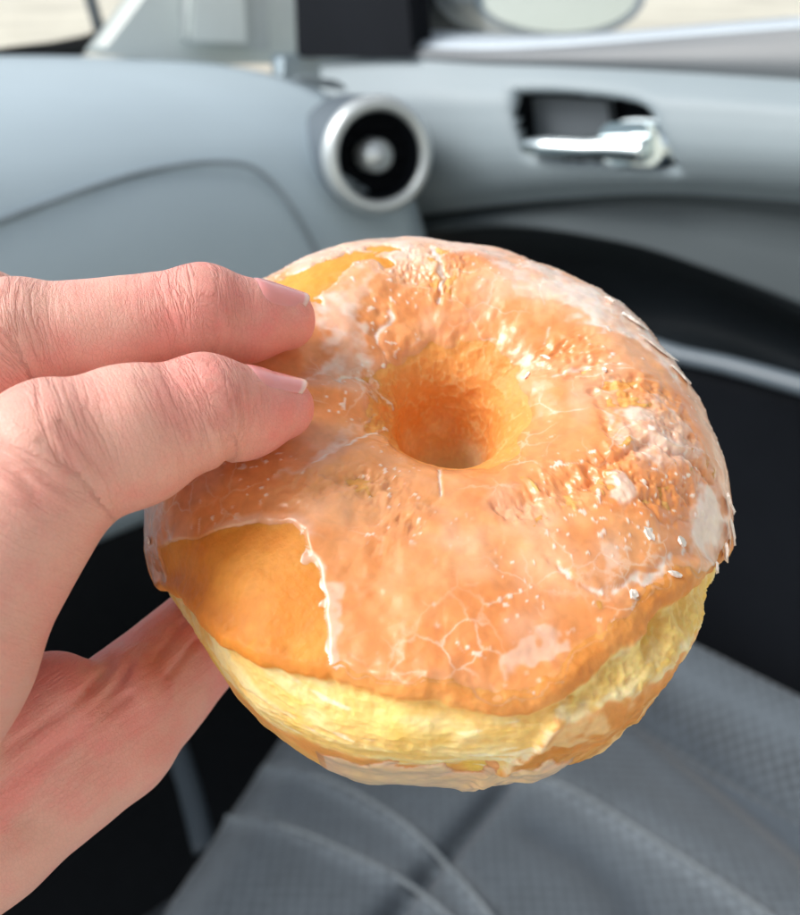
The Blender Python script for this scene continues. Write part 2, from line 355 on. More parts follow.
def glaze_mat():
    mt, nt, out = mat('sugar_glaze')
    b = N(nt, 'ShaderNodeBsdfPrincipled'); L(nt, b.outputs[0], out.inputs[0])
    a = N(nt, 'ShaderNodeAttribute', attribute_name='col')
    tc = N(nt, 'ShaderNodeTexCoord')
    n1 = N(nt, 'ShaderNodeTexNoise'); n1.inputs['Scale'].default_value = 260; n1.inputs['Detail'].default_value = 6
    n2 = N(nt, 'ShaderNodeTexNoise'); n2.inputs['Scale'].default_value = 1500; n2.inputs['Detail'].default_value = 3
    n3 = N(nt, 'ShaderNodeTexNoise'); n3.inputs['Scale'].default_value = 420; n3.inputs['Detail'].default_value = 7; n3.inputs['Distortion'].default_value = .6
    for n in (n1, n2, n3): L(nt, tc.outputs['Object'], n.inputs['Vector'])
    h = math_(nt, 'ADD', n1.outputs['Fac'], math_(nt, 'MULTIPLY', n2.outputs['Fac'], .12))
    bp = N(nt, 'ShaderNodeBump'); bp.inputs['Strength'].default_value = .5; bp.inputs['Distance'].default_value = .00022
    L(nt, h, bp.inputs['Height']); L(nt, bp.outputs[0], b.inputs['Normal']); L(nt, bp.outputs[0], b.inputs['Coat Normal'])
    mr = N(nt, 'ShaderNodeMapRange'); L(nt, n3.outputs['Fac'], mr.inputs[0]); mr.inputs[1].default_value = .3; mr.inputs[2].default_value = .7; mr.inputs[3].default_value = .9; mr.inputs[4].default_value = 1.08
    mx = N(nt, 'ShaderNodeVectorMath', operation='SCALE'); L(nt, a.outputs['Color'], mx.inputs[0]); L(nt, mr.outputs[0], mx.inputs['Scale'])
    # hairline white cracks of dried sugar
    ds = N(nt, 'ShaderNodeVectorMath', operation='MULTIPLY_ADD'); L(nt, n1.outputs['Color'], ds.inputs[0]); ds.inputs[1].default_value = (.004, .004, .004); L(nt, tc.outputs['Object'], ds.inputs[2])
    vc_ = N(nt, 'ShaderNodeTexVoronoi', feature='DISTANCE_TO_EDGE'); vc_.inputs['Scale'].default_value = 170; L(nt, ds.outputs[0], vc_.inputs['Vector'])
    nm_ = N(nt, 'ShaderNodeTexNoise'); nm_.inputs['Scale'].default_value = 70; L(nt, tc.outputs['Object'], nm_.inputs['Vector'])
    ck = math_(nt, 'MULTIPLY', math_(nt, 'SUBTRACT', 1.0, math_(nt, 'MULTIPLY', vc_.outputs['Distance'], 22.0), True), math_(nt, 'MULTIPLY', math_(nt, 'SUBTRACT', nm_.outputs['Fac'], .5), 5.0, True))
    mc = N(nt, 'ShaderNodeMix', data_type='RGBA'); L(nt, math_(nt, 'MULTIPLY', ck, .55), mc.inputs[0]); L(nt, mx.outputs[0], mc.inputs[6]); mc.inputs[7].default_value = (.95, .80, .68, 1)
    L(nt, mc.outputs[2], b.inputs['Base Color'])
    b.inputs['Roughness'].default_value = .38
    b.inputs['Subsurface Weight'].default_value = .5; b.inputs['Subsurface Radius'].default_value = (1, .5, .25); b.inputs['Subsurface Scale'].default_value = .0018
    b.inputs['Coat Weight'].default_value = .85; b.inputs['Coat Roughness'].default_value = .24; b.inputs['Coat IOR'].default_value = 1.45
    return mt
M_dough = dough_mat(); M_glaze = glaze_mat()
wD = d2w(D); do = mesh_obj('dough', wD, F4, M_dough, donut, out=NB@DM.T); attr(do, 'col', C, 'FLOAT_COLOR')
keepv = gth > -.12
kf = keepv[F4].all(1) & (gth[F4] > .02).any(1)
Fg = F4[kf]; used = np.unique(Fg); remap = np.full(len(B), -1); remap[used] = np.arange(len(used))
go = mesh_obj('glaze', d2w(G)[used], remap[Fg], M_glaze, donut, out=(NB@DM.T)[used]); CG = np.tile(np.array([.82, .285, .065]), (len(B), 1))
CG = mixc(CG, (.91, .46, .20), .6*sm(noise(B, 11, 61, 3), -.3, .5))
CG = mixc(CG, (.82, .31, .075), .55*sm(noise(B, 6, 63, 3), .0, .8))
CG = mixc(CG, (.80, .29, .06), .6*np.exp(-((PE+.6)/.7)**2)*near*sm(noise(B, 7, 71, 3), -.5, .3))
CG = mixc(CG, (.84, .29, .06), .7*pm('hollow', .6))
CG = mixc(CG, (.96, .80, .72), np.clip(milk_sheen*1.25*sm(gth, .0, .12), 0, 1))
CG = mixc(CG, (.93, .72, .36), np.clip(foot, 0, 1)*.5)
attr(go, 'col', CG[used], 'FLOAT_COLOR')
# --- flakes of dried glaze
M_flake = plain('dry_glaze_flake', (.88, .80, .75), .3, nscale=900, bump=.5, bscale=900, coat=.3)
def flake(chx, chy, w, l, lift=.25, rot=0., tilt=0.):
    if math.hypot(chx, chy) > 5: w *= 1.5; l *= 1.15; lift *= 1.25
    ph = math.hypot(chx, chy); th = math.atan2(chy, chx)
    i = int(np.argmin((CH[:, 0]-chx)**2+(CH[:, 1]-chy)**2+(PH > 13)*99))
    p = D[i]+NB[i]*lift; n = NB[i]
    t1 = np.cross(n, [0, 0, 1.]); t1 /= np.linalg.norm(t1)+1e-9; t2 = np.cross(n, t1)
    a = t1*math.cos(rot)+t2*math.sin(rot); b = np.cross(n, a)
    n2 = n*math.cos(tilt)+b*math.sin(tilt); b2 = np.cross(n2, a)
    k = 9; V = []
    for side in (.16, -.16):
        V.append(p+n2*side)
        for j in range(k):
            q = 2*math.pi*j/k; rr = rng.uniform(.65, 1.15)
            V.append(p+a*math.cos(q)*l*rr*.5+b2*math.sin(q)*w*rr*.5+n2*(side+rng.uniform(-.12, .12)))
    Fc = []
    for j in range(k):
        j2 = (j+1) % k
        Fc += [(0, 1+j, 1+j2), (k+1, k+2+j2, k+2+j), (1+j, k+2+j, k+2+j2, 1+j2)]
    mesh_obj('glaze_flake', d2w(np.array(V)), Fc, M_flake, donut, smooth=False)
for a in [(3.75, 3.45, 1.3, 2.0, .8, .3, .6), (4.36, 3.0, 1.4, 5.5, .5, .75, .25), (4.8, 2.3, 1.7, 7.5, .5, .85, .22), (5.3, 1.6, 1.2, 4.6, .4, 1.0, .2),
          (6.6, -1.5, 1.8, 4.2, .7, 1.5, .3), (6.8, -2.2, 2.0, 4.6, .9, 1.4, .35), (6.6, -2.9, 1.6, 3.0, .6, 1.1, .4), (6.2, -3.5, .9, 1.8, .4, .9, .2),
          (2.75, 1.6, .7, 1.9, .35, .5, .2), (2.5, 1.2, .6, 1.4, .3, 1.9, .2), (3.7, .9, .7, 1.2, .35, .4, .1), (4.9, -3.3, 1.1, 1.8, .3, 1.2, .2), (4.4, -4.0, .6, 2.4, .3, 1.9, .2),
          (3.3, -4.4, .9, 1.4, .22, .4, .1), (4.0, -3.3, 1.3, 2.2, .22, .8, .1), (-6.9, -1.9, 1.0, 1.6, .5, .5, .3)]:
    flake(*a)

# ================================================================== HAND (camera axes, mm)
def J(px, py, d, rpx): return np.append(cpt(px, py, d)*1000, rpx/FPX*d*1000)
fingers = {
 'index': [J(-75, 665, .124, 88), J(54, 464, .1295, 76), J(206, 411, .1365, 53.5), J(284, 408, .1430, 31)],
 'middle': [J(-140, 470, .137, 86), J(15, 347, .1435, 60), J(203, 315, .1485, 46), J(285, 319, .1545, 30.5)],
 'ring': [J(-160, 440, .150, 80), J(-20, 332, .156, 57), J(110, 335, .168, 38), J(180, 345, .177, 30)],
 'little': [J(-180, 500, .165, 70), J(-80, 360, .172, 46), J(20, 372, .182, 34), J(75, 392, .190, 28)],
 'thumb': [J(-130, 915, .142, 80), J(-8, 833, .150, 68), J(118, 742, .162, 54.5), J(214, 632, .181, 46)],
}
palm = [(J(-75, 665, .124, 84), J(-150, 900, .136, 80)), (J(-140, 480, .137, 84), J(-330, 900, .150, 110)), (J(-160, 450, .150, 80), J(-360, 820, .170, 100)),
        (J(-180, 500, .165, 70), J(-380, 860, .185, 90)), (J(-150, 900, .136, 80), J(-360, 980, .160, 120)), (J(-75, 665, .124, 80), J(-200, 760, .14, 100)),
        (J(-360, 920, .165, 115), J(-560, 1250, .185, 120))]
lobes = [(J(-60, 790, .143, 74), J(52, 702, .150, 50)), (J(40, 760, .151, 48), J(126, 690, .158, 42)), (J(122, 690, .1615, 44), J(195, 625, .174, 37)), (J(60, 770, .153, 50), J(165, 668, .168, 40))]
def cone(p, a, b, want=False):
    ab = b[:3]-a[:3]; t = np.clip(((p-a[:3])@ab)/(ab@ab), 0, 1)
    d = np.linalg.norm(p-a[:3]-t[:, None]*ab, axis=1)-(a[3]+(b[3]-a[3])*t)
    return (d, t) if want else d
def smin(a, b, k):
    h = np.clip(.5+.5*(b-a)/k, 0, 1); return b+(a-b)*h-k*h*(1-h)
def blob(p, c, r, k=1.0): return np.linalg.norm(p-c[:3], axis=1)-r
UP = np.array([0, .9, .42]); UP /= np.linalg.norm(UP)
def finger_sd(p, nm):
    Js = fingers[nm]; d = cone(p, Js[0], Js[1])
    for a, b in zip(Js[1:], Js[2:]): d = smin(d, cone(p, a, b), 2.2)
    # knuckle and pad volumes
    if nm in ('index', 'middle', 'ring'):
        for q, w in ((1, .22), (2, .13)):
            d = smin(d, blob(p, Js[q][:3]+UP*Js[q][3]*w, Js[q][3]*.88), 2.5)
        m1 = (Js[2]+Js[3])/2; d = smin(d, blob(p, m1[:3]-UP*1.2, m1[3]*1.02), 2.5)
        m2 = (Js[1]*.5+Js[2]*.5); d = smin(d, blob(p, m2[:3]-UP*m2[3]*.22, m2[3]*.92), 2.5)
        if nm == 'index': d = smin(d, blob(p, m2[:3]+UP*m2[3]*.2, m2[3]*.95), 2.5)
    return d
def hand_sd(p):
    fs = {k: finger_sd(p, k) for k in fingers}
    d = smin(fs['index'], fs['middle'], .7); d = smin(d, fs['ring'], .7); d = smin(d, fs['little'], .7)
    pl = None
    for a, b in palm: c = cone(p, a, b); pl = c if pl is None else smin(pl, c, 8)
    th_ = fs['thumb']
    for (a, b), k in zip(lobes, (2.5, 3.5, 3.0, 3.5)): th_ = smin(th_, cone(p, a, b), k)
    wl = sm(-p[:, 0], 38, 62)                                        # blends towards the palm only
    d = np.minimum(smin(d, pl, 5), smin(d, pl, 3)*(1-wl)+wl*smin(d, pl, 6))
    d = smin(d, th_, 1.5)*(1-wl)+wl*smin(d, th_, 6)
    d = d + .22*noise(p, 9, 201, 2)
    return d
def surface_nets(f, lo, hi, h):
    H = h*4; n = np.ceil((hi-lo)/H).astype(int)+1
    ax = [lo[i]+H*np.arange(n[i]) for i in range(3)]
    cg = np.stack(np.meshgrid(*ax, indexing='ij'), -1).reshape(-1, 3)
    cd = f(cg).reshape(n)
    act = np.abs(cd) < H*1.5
    nf = (n-1)*4+1; V = np.full(nf, 1., np.float32)
    s = np.repeat(np.repeat(np.repeat(np.sign(cd), 4, 0), 4, 1), 4, 2)[:nf[0], :nf[1], :nf[2]]; V *= s*9
    A = np.zeros(nf, bool)
    idx = np.argwhere(act)
    for i, j, k in idx:
        A[max(i*4-2, 0):i*4+3, max(j*4-2, 0):j*4+3, max(k*4-2, 0):k*4+3] = True
    q = np.argwhere(A); P = lo+q*h
    val = np.concatenate([f(P[i:i+400000]) for i in range(0, len(P), 400000)])
    V[A] = val
    S = V < 0
    c = [S[dx:nf[0]-1+dx, dy:nf[1]-1+dy, dz:nf[2]-1+dz] for dx in (0, 1) for dy in (0, 1) for dz in (0, 1)]
    cnt = sum(x.astype(np.int8) for x in c); cell = (cnt > 0) & (cnt < 8)
    ci = np.argwhere(cell); vid = np.full(cell.shape, -1, np.int64); vid[cell] = np.arange(len(ci))
    acc = np.zeros((len(ci), 3)); num = np.zeros(len(ci))
    cor = [(dx, dy, dz) for dx in (0, 1) for dy in (0, 1) for dz in (0, 1)]
    for a in cor:
        for b in cor:
            if sum(b)-sum(a) == 1 and all(y >= x for x, y in zip(a, b)):
                va = V[ci[:, 0]+a[0], ci[:, 1]+a[1], ci[:, 2]+a[2]]; vb = V[ci[:, 0]+b[0], ci[:, 1]+b[1], ci[:, 2]+b[2]]
                w = (va < 0) != (vb < 0); t = np.where(w, va/(va-vb+1e-12), 0)
                e = np.array(a)+t[:, None]*(np.array(b)-np.array(a))
                acc += e*w[:, None]; num += w
    P = lo+(ci+acc/np.maximum(num, 1)[:, None])*h
    Fs = []
    for axis in range(3):
        sl0 = [slice(None)]*3; sl1 = [slice(None)]*3; sl0[axis] = slice(0, -1); sl1[axis] = slice(1, None)
        a, b = S[tuple(sl0)], S[tuple(sl1)]; e = np.argwhere(a != b)
        o1, o2 = [(1, 2), (2, 0), (0, 1)][axis]
        e = e[(e[:, o1] > 0) & (e[:, o2] > 0) & (e[:, o1] < nf[o1]-1) & (e[:, o2] < nf[o2]-1)]
        ins = a[tuple(e.T)]
        u = np.zeros(3, int); v = np.zeros(3, int); u[o1] = 1; v[o2] = 1
        g = lambda q: vid[tuple(q.T)]
        qd = np.stack([g(e-u-v), g(e-v), g(e), g(e-u)], 1)
        qd[~ins] = qd[~ins][:, ::-1]
        Fs.append(qd)
    Fs = np.concatenate(Fs); Fs = Fs[(Fs >= 0).all(1)]
    return P, Fs
lo = np.array([-172., -150., -232.]); hi = np.array([-6., 42., -95.])
HP, HF = surface_nets(hand_sd, lo, hi, .55)
def grad(f, P, e=.25):
    g = np.zeros_like(P)
    for i in range(3):
        o = np.zeros(3); o[i] = e; g[:, i] = f(P+o)-f(P-o)
    return g/(np.linalg.norm(g, axis=1, keepdims=True)+1e-9)
for _ in range(2): HP = HP-grad(hand_sd, HP)*hand_sd(HP)[:, None]*.8
HN = grad(hand_sd, HP)
# skin coordinates: s along the finger, c round it (mm), knuckle weight, redness
best = np.full(len(HP), 1e9); fin = np.zeros((len(HP), 3)); knk = np.zeros(len(HP)); red = np.zeros(len(HP)); groove = np.zeros(len(HP))
for fi, (nm, Js) in enumerate(fingers.items()):
    s0 = 0
    for q in range(3):
        a, b = Js[q], Js[q+1]; d, t = cone(HP, a, b, True)
        axv = b[:3]-a[:3]; ln = np.linalg.norm(axv); axv = axv/ln
        tu = ((HP-a[:3])@axv); d = d + .15*(np.maximum(-tu, 0)*(q > 0)+np.maximum(tu-ln, 0)*(q < 2))
        m_ = d < best; best = np.where(m_, d, best)
        if q > 0: tu = np.maximum(tu, 0)
        if q < 2: tu = np.minimum(tu, ln)
        c0 = np.array([0, 0, 1.])-axv*axv[2]; c0 /= np.linalg.norm(c0); c1 = np.cross(axv, c0)
        w = HP-a[:3]-t[:, None]*(b[:3]-a[:3]); an = np.arctan2(w@c1, w@c0)
        r_ = a[3]+(b[3]-a[3])*t
        s = s0+tu; fin[m_] = np.stack([s, an*8.5, np.full(len(s), fi*40.)], 1)[m_]
        dors = sm(HN@UP, -.5, .5)
        kk = (.15 if q == 0 else np.exp(-((tu)/6.5)**2)) + (np.exp(-((tu-ln)/6.5)**2)*(.55 if q == 0 else 1) if q < 2 else 0)
        if nm == 'thumb': kk = .25+.5*kk
        knk = np.where(m_, np.minimum(kk*(.35+.65*dors)+.12, 1.1), knk)
        rr = (sm(tu, 2, ln) if q == 2 else 0) + .7*np.exp(-((tu-(ln if q < 2 else 0))/7)**2)*dors
        red = np.where(m_, rr*(.35 if q == 0 else 1), red)
        if nm != 'thumb':
            w0 = .5*np.sin(an*2+fi); gp = (np.exp(-((tu-w0)/.9)**2) if q else 0)+(np.exp(-((tu-ln-w0)/.9)**2) if q < 2 else 0)
            groove = np.where(m_, gp*sm(-HN@UP, .1, .7)*.5, groove)
        s0 += ln
if 1:   # lobes of the thumb pad glow pinker
    pad = np.zeros(len(HP))
    for a, b in lobes: pad = np.maximum(pad, 1-sm(cone(HP, a, b), .0, 2.0))
    red = np.maximum(red, .9*pad)
    ta = fingers['thumb'][2][:3]-fingers['thumb'][1][:3]; ta /= np.linalg.norm(ta); tb = np.array([ta[1]*-1, ta[0], 0]); tb /= np.linalg.norm(tb)
    tw = np.exp(-np.maximum(cone(HP, fingers['thumb'][1], fingers['thumb'][2]), 0)/4)
    isth = np.array([fin[:, 2] == 160]).ravel() | (pad > 0)
    fl = np.stack([HP@tb*1.0, HP@ta, np.full(len(HP), 160.)], 1); fin[isth] = fl[isth]
    knk = np.where(isth, .15+.2*sm(pad, 0, .6), knk)
HPd = HP-HN*groove[:, None]
# pad creases along the thumb (surface folds following the flexed skin)
def crease(pts, w, dep):
    global HPd
    P = crs([cpt(*q)*1000 for q in pts], 24); d = np.full(len(HP), 1e9)
    for a, b in zip(P[:-1], P[1:]):
        e = b-a; t = np.clip(((HP-a)@e)/(e@e), 0, 1); d = np.minimum(d, np.linalg.norm((HP-a-t[:, None]*e)*np.array([1, 1, .25]), axis=1))
    HPd = HPd-HN*(dep*np.exp(-(d/w)**2))[:, None]
for pts, w, dep in [([(0, 795, .140), (45, 757, .143), (90, 722, .150), (135, 690, .155)], 1.1, 1.3),
                    ([(105, 665, .150), (90, 690, .148), (60, 712, .146), (20, 740, .142)], .9, 1.2),
                    ([(128, 650, .152), (122, 680, .152), (100, 705, .150)], .8, 1.0),
                    ([(180, 625, .165), (160, 655, .160), (135, 690, .156), (105, 720, .152)], .7, .8),
                    ([(196, 640, .165), (172, 672, .160), (140, 705, .156), (112, 730, .152)], .7, .6),
                    ([(40, 440, .118), (62, 462, .118), (80, 495, .119)], .6, .35),
                    ([(60, 425, .119), (84, 452, .119), (98, 485, .120)], .6, .30),
                    ([(-5, 450, .118), (20, 480, .117), (36, 510, .117)], .7, .4),
                    ([(62, 305, .132), (74, 330, .132), (78, 355, .133)], .6, .25), ([(80, 298, .133), (94, 325, .133), (98, 352, .134)], .6, .2)]:
    crease(pts, w, dep)
def skin_mat():
    mt, nt, out = mat('skin')
    b = N(nt, 'ShaderNodeBsdfPrincipled'); L(nt, b.outputs[0], out.inputs[0])
    fa = N(nt, 'ShaderNodeAttribute', attribute_name='fin'); ka = N(nt, 'ShaderNodeAttribute', attribute_name='knk'); ra = N(nt, 'ShaderNodeAttribute', attribute_name='red')
    tc = N(nt, 'ShaderNodeTexCoord')
    mp = N(nt, 'ShaderNodeMapping'); mp.inputs['Scale'].default_value = (.62, .10, 1); L(nt, fa.outputs['Vector'], mp.inputs['Vector'])
    w1 = N(nt, 'ShaderNodeTexNoise'); w1.inputs['Scale'].default_value = 1; w1.inputs['Detail'].default_value = 4; w1.inputs['Roughness'].default_value = .6; w1.inputs['Distortion'].default_value = .35
    L(nt, mp.outputs[0], w1.inputs['Vector'])
    rid = math_(nt, 'POWER', math_(nt, 'SUBTRACT', 1.0, math_(nt, 'MULTIPLY', math_(nt, 'ABSOLUTE', math_(nt, 'SUBTRACT', w1.outputs['Fac'], .5)), 5.5), True), 2.5)
    wr = math_(nt, 'MULTIPLY', rid, ka.outputs['Fac'])
    mp2 = N(nt, 'ShaderNodeMapping'); mp2.inputs['Scale'].default_value = (1700, 1500, 1300); mp2.inputs['Rotation'].default_value = (0, 0, .5); L(nt, tc.outputs['Object'], mp2.inputs['Vector'])
    vo = N(nt, 'ShaderNodeTexVoronoi', feature='DISTANCE_TO_EDGE'); vo.inputs['Scale'].default_value = 1.0; L(nt, mp2.outputs[0], vo.inputs['Vector'])
    cells = math_(nt, 'MINIMUM', vo.outputs['Distance'], .12)
    n3 = N(nt, 'ShaderNodeTexNoise'); n3.inputs['Scale'].default_value = 700; n3.inputs['Detail'].default_value = 4; L(nt, tc.outputs['Object'], n3.inputs['Vector'])
    h = math_(nt, 'SUBTRACT', math_(nt, 'ADD', math_(nt, 'MULTIPLY', cells, 1.3), math_(nt, 'MULTIPLY', n3.outputs['Fac'], .35)), math_(nt, 'MULTIPLY', wr, 1.1))
    bp = N(nt, 'ShaderNodeBump'); bp.inputs['Strength'].default_value = .75; bp.inputs['Distance'].default_value = .00026
    L(nt, h, bp.inputs['Height']); L(nt, bp.outputs[0], b.inputs['Normal'])
    n4 = N(nt, 'ShaderNodeTexNoise'); n4.inputs['Scale'].default_value = 150; n4.inputs['Detail'].default_value = 8; n4.inputs['Roughness'].default_value = .68; L(nt, tc.outputs['Object'], n4.inputs['Vector'])
    rf = math_(nt, 'ADD', math_(nt, 'MULTIPLY', ra.outputs['Fac'], .75), math_(nt, 'MULTIPLY', math_(nt, 'SUBTRACT', n4.outputs['Fac'], .44), 2.2), True)
    mx = N(nt, 'ShaderNodeMix', data_type='RGBA'); L(nt, rf, mx.inputs[0]); mx.inputs[6].default_value = (.82, .46, .39, 1); mx.inputs[7].default_value = (.87, .33, .30, 1)
    mx2 = N(nt, 'ShaderNodeMix', data_type='RGBA'); L(nt, math_(nt, 'MULTIPLY', wr, .28), mx2.inputs[0]); L(nt, mx.outputs[2], mx2.inputs[6]); mx2.inputs[7].default_value = (.58, .20, .16, 1)
    mx3 = N(nt, 'ShaderNodeMix', data_type='RGBA'); mx3.blend_type = 'MULTIPLY'; mx3.inputs[0].default_value = 1; L(nt, mx2.outputs[2], mx3.inputs[6])
    cm = N(nt, 'ShaderNodeMapRange'); L(nt, vo.outputs['Distance'], cm.inputs[0]); cm.inputs[1].default_value = 0; cm.inputs[2].default_value = .14; cm.inputs[3].default_value = .94; cm.inputs[4].default_value = 1.0
    L(nt, cm.outputs[0], mx3.inputs[7]); L(nt, mx3.outputs[2], b.inputs['Base Color'])
    b.inputs['Roughness'].default_value = .48; b.inputs['Specular IOR Level'].default_value = .4
    b.inputs['Subsurface Weight'].default_value = .35; b.inputs['Subsurface Radius'].default_value = (1, .35, .2); b.inputs['Subsurface Scale'].default_value = .0022
    return mt
M_skin = skin_mat()
hand = mesh_obj('hand', world(HPd*.001), HF, M_skin, out=HN@ROT.T)
hand['label'] = 'bare left hand pinching the donut between fingers and thumb'; hand['category'] = 'hand'
attr(hand, 'fin', fin, 'FLOAT_VECTOR'); attr(hand, 'knk', knk); attr(hand, 'red', np.clip(red, 0, 1))
def nail_mat():
    mt, nt, out = mat('fingernail')
    b = N(nt, 'ShaderNodeBsdfPrincipled'); L(nt, b.outputs[0], out.inputs[0])
    a = N(nt, 'ShaderNodeAttribute', attribute_name='free')
    mx = N(nt, 'ShaderNodeMix', data_type='RGBA'); L(nt, a.outputs['Fac'], mx.inputs[0]); mx.inputs[6].default_value = (.84, .34, .34, 1); mx.inputs[7].default_value = (.88, .60, .55, 1)
    L(nt, mx.outputs[2], b.inputs['Base Color'])
    b.inputs['Roughness'].default_value = .18; b.inputs['Coat Weight'].default_value = .6; b.inputs['Coat Roughness'].default_value = .2
    b.inputs['Subsurface Weight'].default_value = .3; b.inputs['Subsurface Scale'].default_value = .001
    return mt
M_nail = nail_mat()
def nail(nm, dors, L0, L1, half):
    Js = fingers[nm]; a = Js[3][:3]-Js[2][:3]; a /= np.linalg.norm(a); c = Js[3][:3]
    d = np.array(dors, float); d -= a*(d@a); d /= np.linalg.norm(d); bb = np.cross(a, d)
    nu, nv = 33, 33; U, Vv = np.meshgrid(np.linspace(-1, 1, nu), np.linspace(0, 1, nv), indexing='ij')
    U = U.ravel(); Vv = Vv.ravel()
    shape = half*np.where(Vv < .25, np.sqrt(np.clip(1-((.25-Vv)/.25)**2*.45, 0, 1)), 1)
    al = U*R(1)*shape; sv = L0+(L1-L0)*Vv - (2.0*U**2)*sm(Vv, .5, 1.)
    def rad_at(sv_, al_):
        o = c+a*sv_[:, None]; dr = d*np.cos(al_)[:, None]+bb*np.sin(al_)[:, None]
        lo_ = np.zeros(len(o)); hi_ = np.full(len(o), 12.)
        for _ in range(22):
            mid = (lo_+hi_)/2; v = hand_sd(o+dr*mid[:, None]); lo_ = np.where(v < 0, mid, lo_); hi_ = np.where(v < 0, hi_, mid)
        return (lo_+hi_)/2
    s_lim = np.minimum(sv, L0+(L1-L0)*.45)
    r0 = rad_at(s_lim, al); r1 = rad_at(s_lim-2, al); slope = np.clip((r0-r1)/2-.06, -.25, .0)
    rr = r0+(sv-s_lim)*slope
    lift = .10-.42*np.abs(U)**4-.5*np.exp(-Vv/.06)
    P = c+a*sv[:, None]+(d*np.cos(al)[:, None]+bb*np.sin(al)[:, None])*(rr+lift)[:, None]
    g = np.arange(nu*nv).reshape(nu, nv); F_ = np.stack([g[:-1, :-1], g[1:, :-1], g[1:, 1:], g[:-1, 1:]], -1).reshape(-1, 4)
    o = mesh_obj('fingernail', world(P*.001), F_, M_nail, hand)
    attr(o, 'free', sm(Vv, .88, .93))
    s_ = o.modifiers.new('s', 'SOLIDIFY'); s_.thickness = .00045; s_.offset = 0
nail('middle', (.05, .84, .56), -6.0, 3.3, 47)
nail('index', (.05, .93, .36), -6.6, 3.2, 44)
nail('ring', (.0, .95, .2), -6.0, 4.6, 50)
nail('thumb', (.3, -.6, -.7), -7.0, 5.5, 50)
#@BG
# ================================================================== CAR INTERIOR (world: +Y car front, +X passenger side)
M_dash = plain('pale_dash_plastic', (.44, .55, .62), .55, nscale=8, var=.03, bump=.15, bscale=2500)
#M_lid = plain('glovebox_plastic', (.44, .52, .56), .5, nscale=8, var=.03, bump=.15, bscale=2500)
M_seam = plain('panel_gap', (.22, .27, .31), .8)
M_door = plain('door_trim_plastic', (.25, .31, .35), .55, nscale=6, var=.03, bump=.15, bscale=2500)
M_door2 = plain('dark_door_insert', (.10, .12, .14), .5, nscale=6, var=.05)
M_mid = plain('door_mid_plastic', (.06, .075, .085), .8, nscale=6, var=.05, spec=.2)
M_black = plain('black_plastic', (.008, .010, .014), .7, nscale=10, spec=.1)
M_pocket = plain('pocket_plastic', (.016, .022, .028), .7, nscale=10, spec=.2)
M_seal = plain('black_rubber_seal', (.01, .01, .01), .6)
M_silver = plain('satin_silver', (.62, .68, .70), .32, metal=.6, var=.02)
M_chrome = plain('chrome', (.75, .86, .90), .14, metal=1., var=.02)
M_pillar = plain('pillar_trim', (.74, .80, .78), .6, nscale=6, var=.03)
M_pillar2 = plain('pillar_cover', (.52, .57, .57), .6, nscale=6, var=.03)
M_strip = plain('grey_trim_strip', (.10, .13, .16), .45, nscale=6, var=.03)
M_sill = plain('window_sill_trim', (.46, .54, .62), .4, nscale=6, var=.03)
M_sil2 = plain('sill_shoulder', (.16, .18, .20), .5, nscale=6, var=.04)
M_carpet = plain('black_carpet', (.010, .013, .017), .95, bump=.5, bscale=600)
M_ground = plain('pale_snowy_asphalt', (.66, .63, .53), .9, nscale=.35, var=.22)
M_snow = plain('snow', (.8, .82, .85), .7, nscale=1)

def grid(name, rows, mat_, parent=None, thick=.004, closed=False):
    """rows: list of equal-length 3D polylines -> one sheet with thickness"""
    A = np.array(rows); nr, nc = A.shape[:2]; g = np.arange(nr*nc).reshape(nr, nc)
    F_ = np.stack([g[:-1, :-1], g[1:, :-1], g[1:, 1:], g[:-1, 1:]], -1).reshape(-1, 4)
    o = mesh_obj(name, A.reshape(-1, 3), F_, mat_, parent)
    if thick:
        s_ = o.modifiers.new('s', 'SOLIDIFY'); s_.thickness = thick; s_.offset = 0
    return o
def prism(name, pts, ext, mat_, parent=None, bevel=.003, n=None, closed_spline=True):
    """closed outline of 3D points extruded along vector ext"""
    P = crs(pts, n or len(pts)*6, True) if closed_spline else np.array(pts)
    k = len(P); V = np.concatenate([P, P+np.array(ext)])
    F_ = [tuple(range(k)), tuple(range(2*k-1, k-1, -1))]+[(i, i+k, (i+1) % k+k, (i+1) % k)[::-1] for i in range(k)]
    o = mesh_obj(name, V, F_, mat_, parent, smooth=False)
    if bevel:
        b_ = o.modifiers.new('b', 'BEVEL'); b_.width = bevel; b_.segments = 3; b_.limit_method = 'ANGLE'; b_.angle_limit = R(50)
    return o
def tube(name, pts, r, mat_, parent=None, n=60, k=16, flat=1.0, upv=(0, 0, 1)):
    P = crs(pts, n); rr = np.interp(np.linspace(0, 1, n), np.linspace(0, 1, len(np.atleast_1d(r))), np.atleast_1d(r)) if np.ndim(r) else np.full(n, r)
    T = np.gradient(P, axis=0); T /= np.linalg.norm(T, axis=1, keepdims=True)
    u = np.array(upv, float); A = np.cross(T, u); A /= np.linalg.norm(A, axis=1, keepdims=True)+1e-9; Bv = np.cross(A, T)
    a = np.linspace(0, 2*np.pi, k, endpoint=False)
    V = (P[:, None]+rr[:, None, None]*(A[:, None]*np.cos(a)[None, :, None]+flat*Bv[:, None]*np.sin(a)[None, :, None])).reshape(-1, 3)
    F_ = []
    for i in range(n-1):
        for j in range(k): F_.append((i*k+j, i*k+(j+1) % k, (i+1)*k+(j+1) % k, (i+1)*k+j))
    F_ += [tuple(range(k))[::-1], tuple(range((n-1)*k, n*k))]
    return mesh_obj(name, V, F_, mat_, parent)
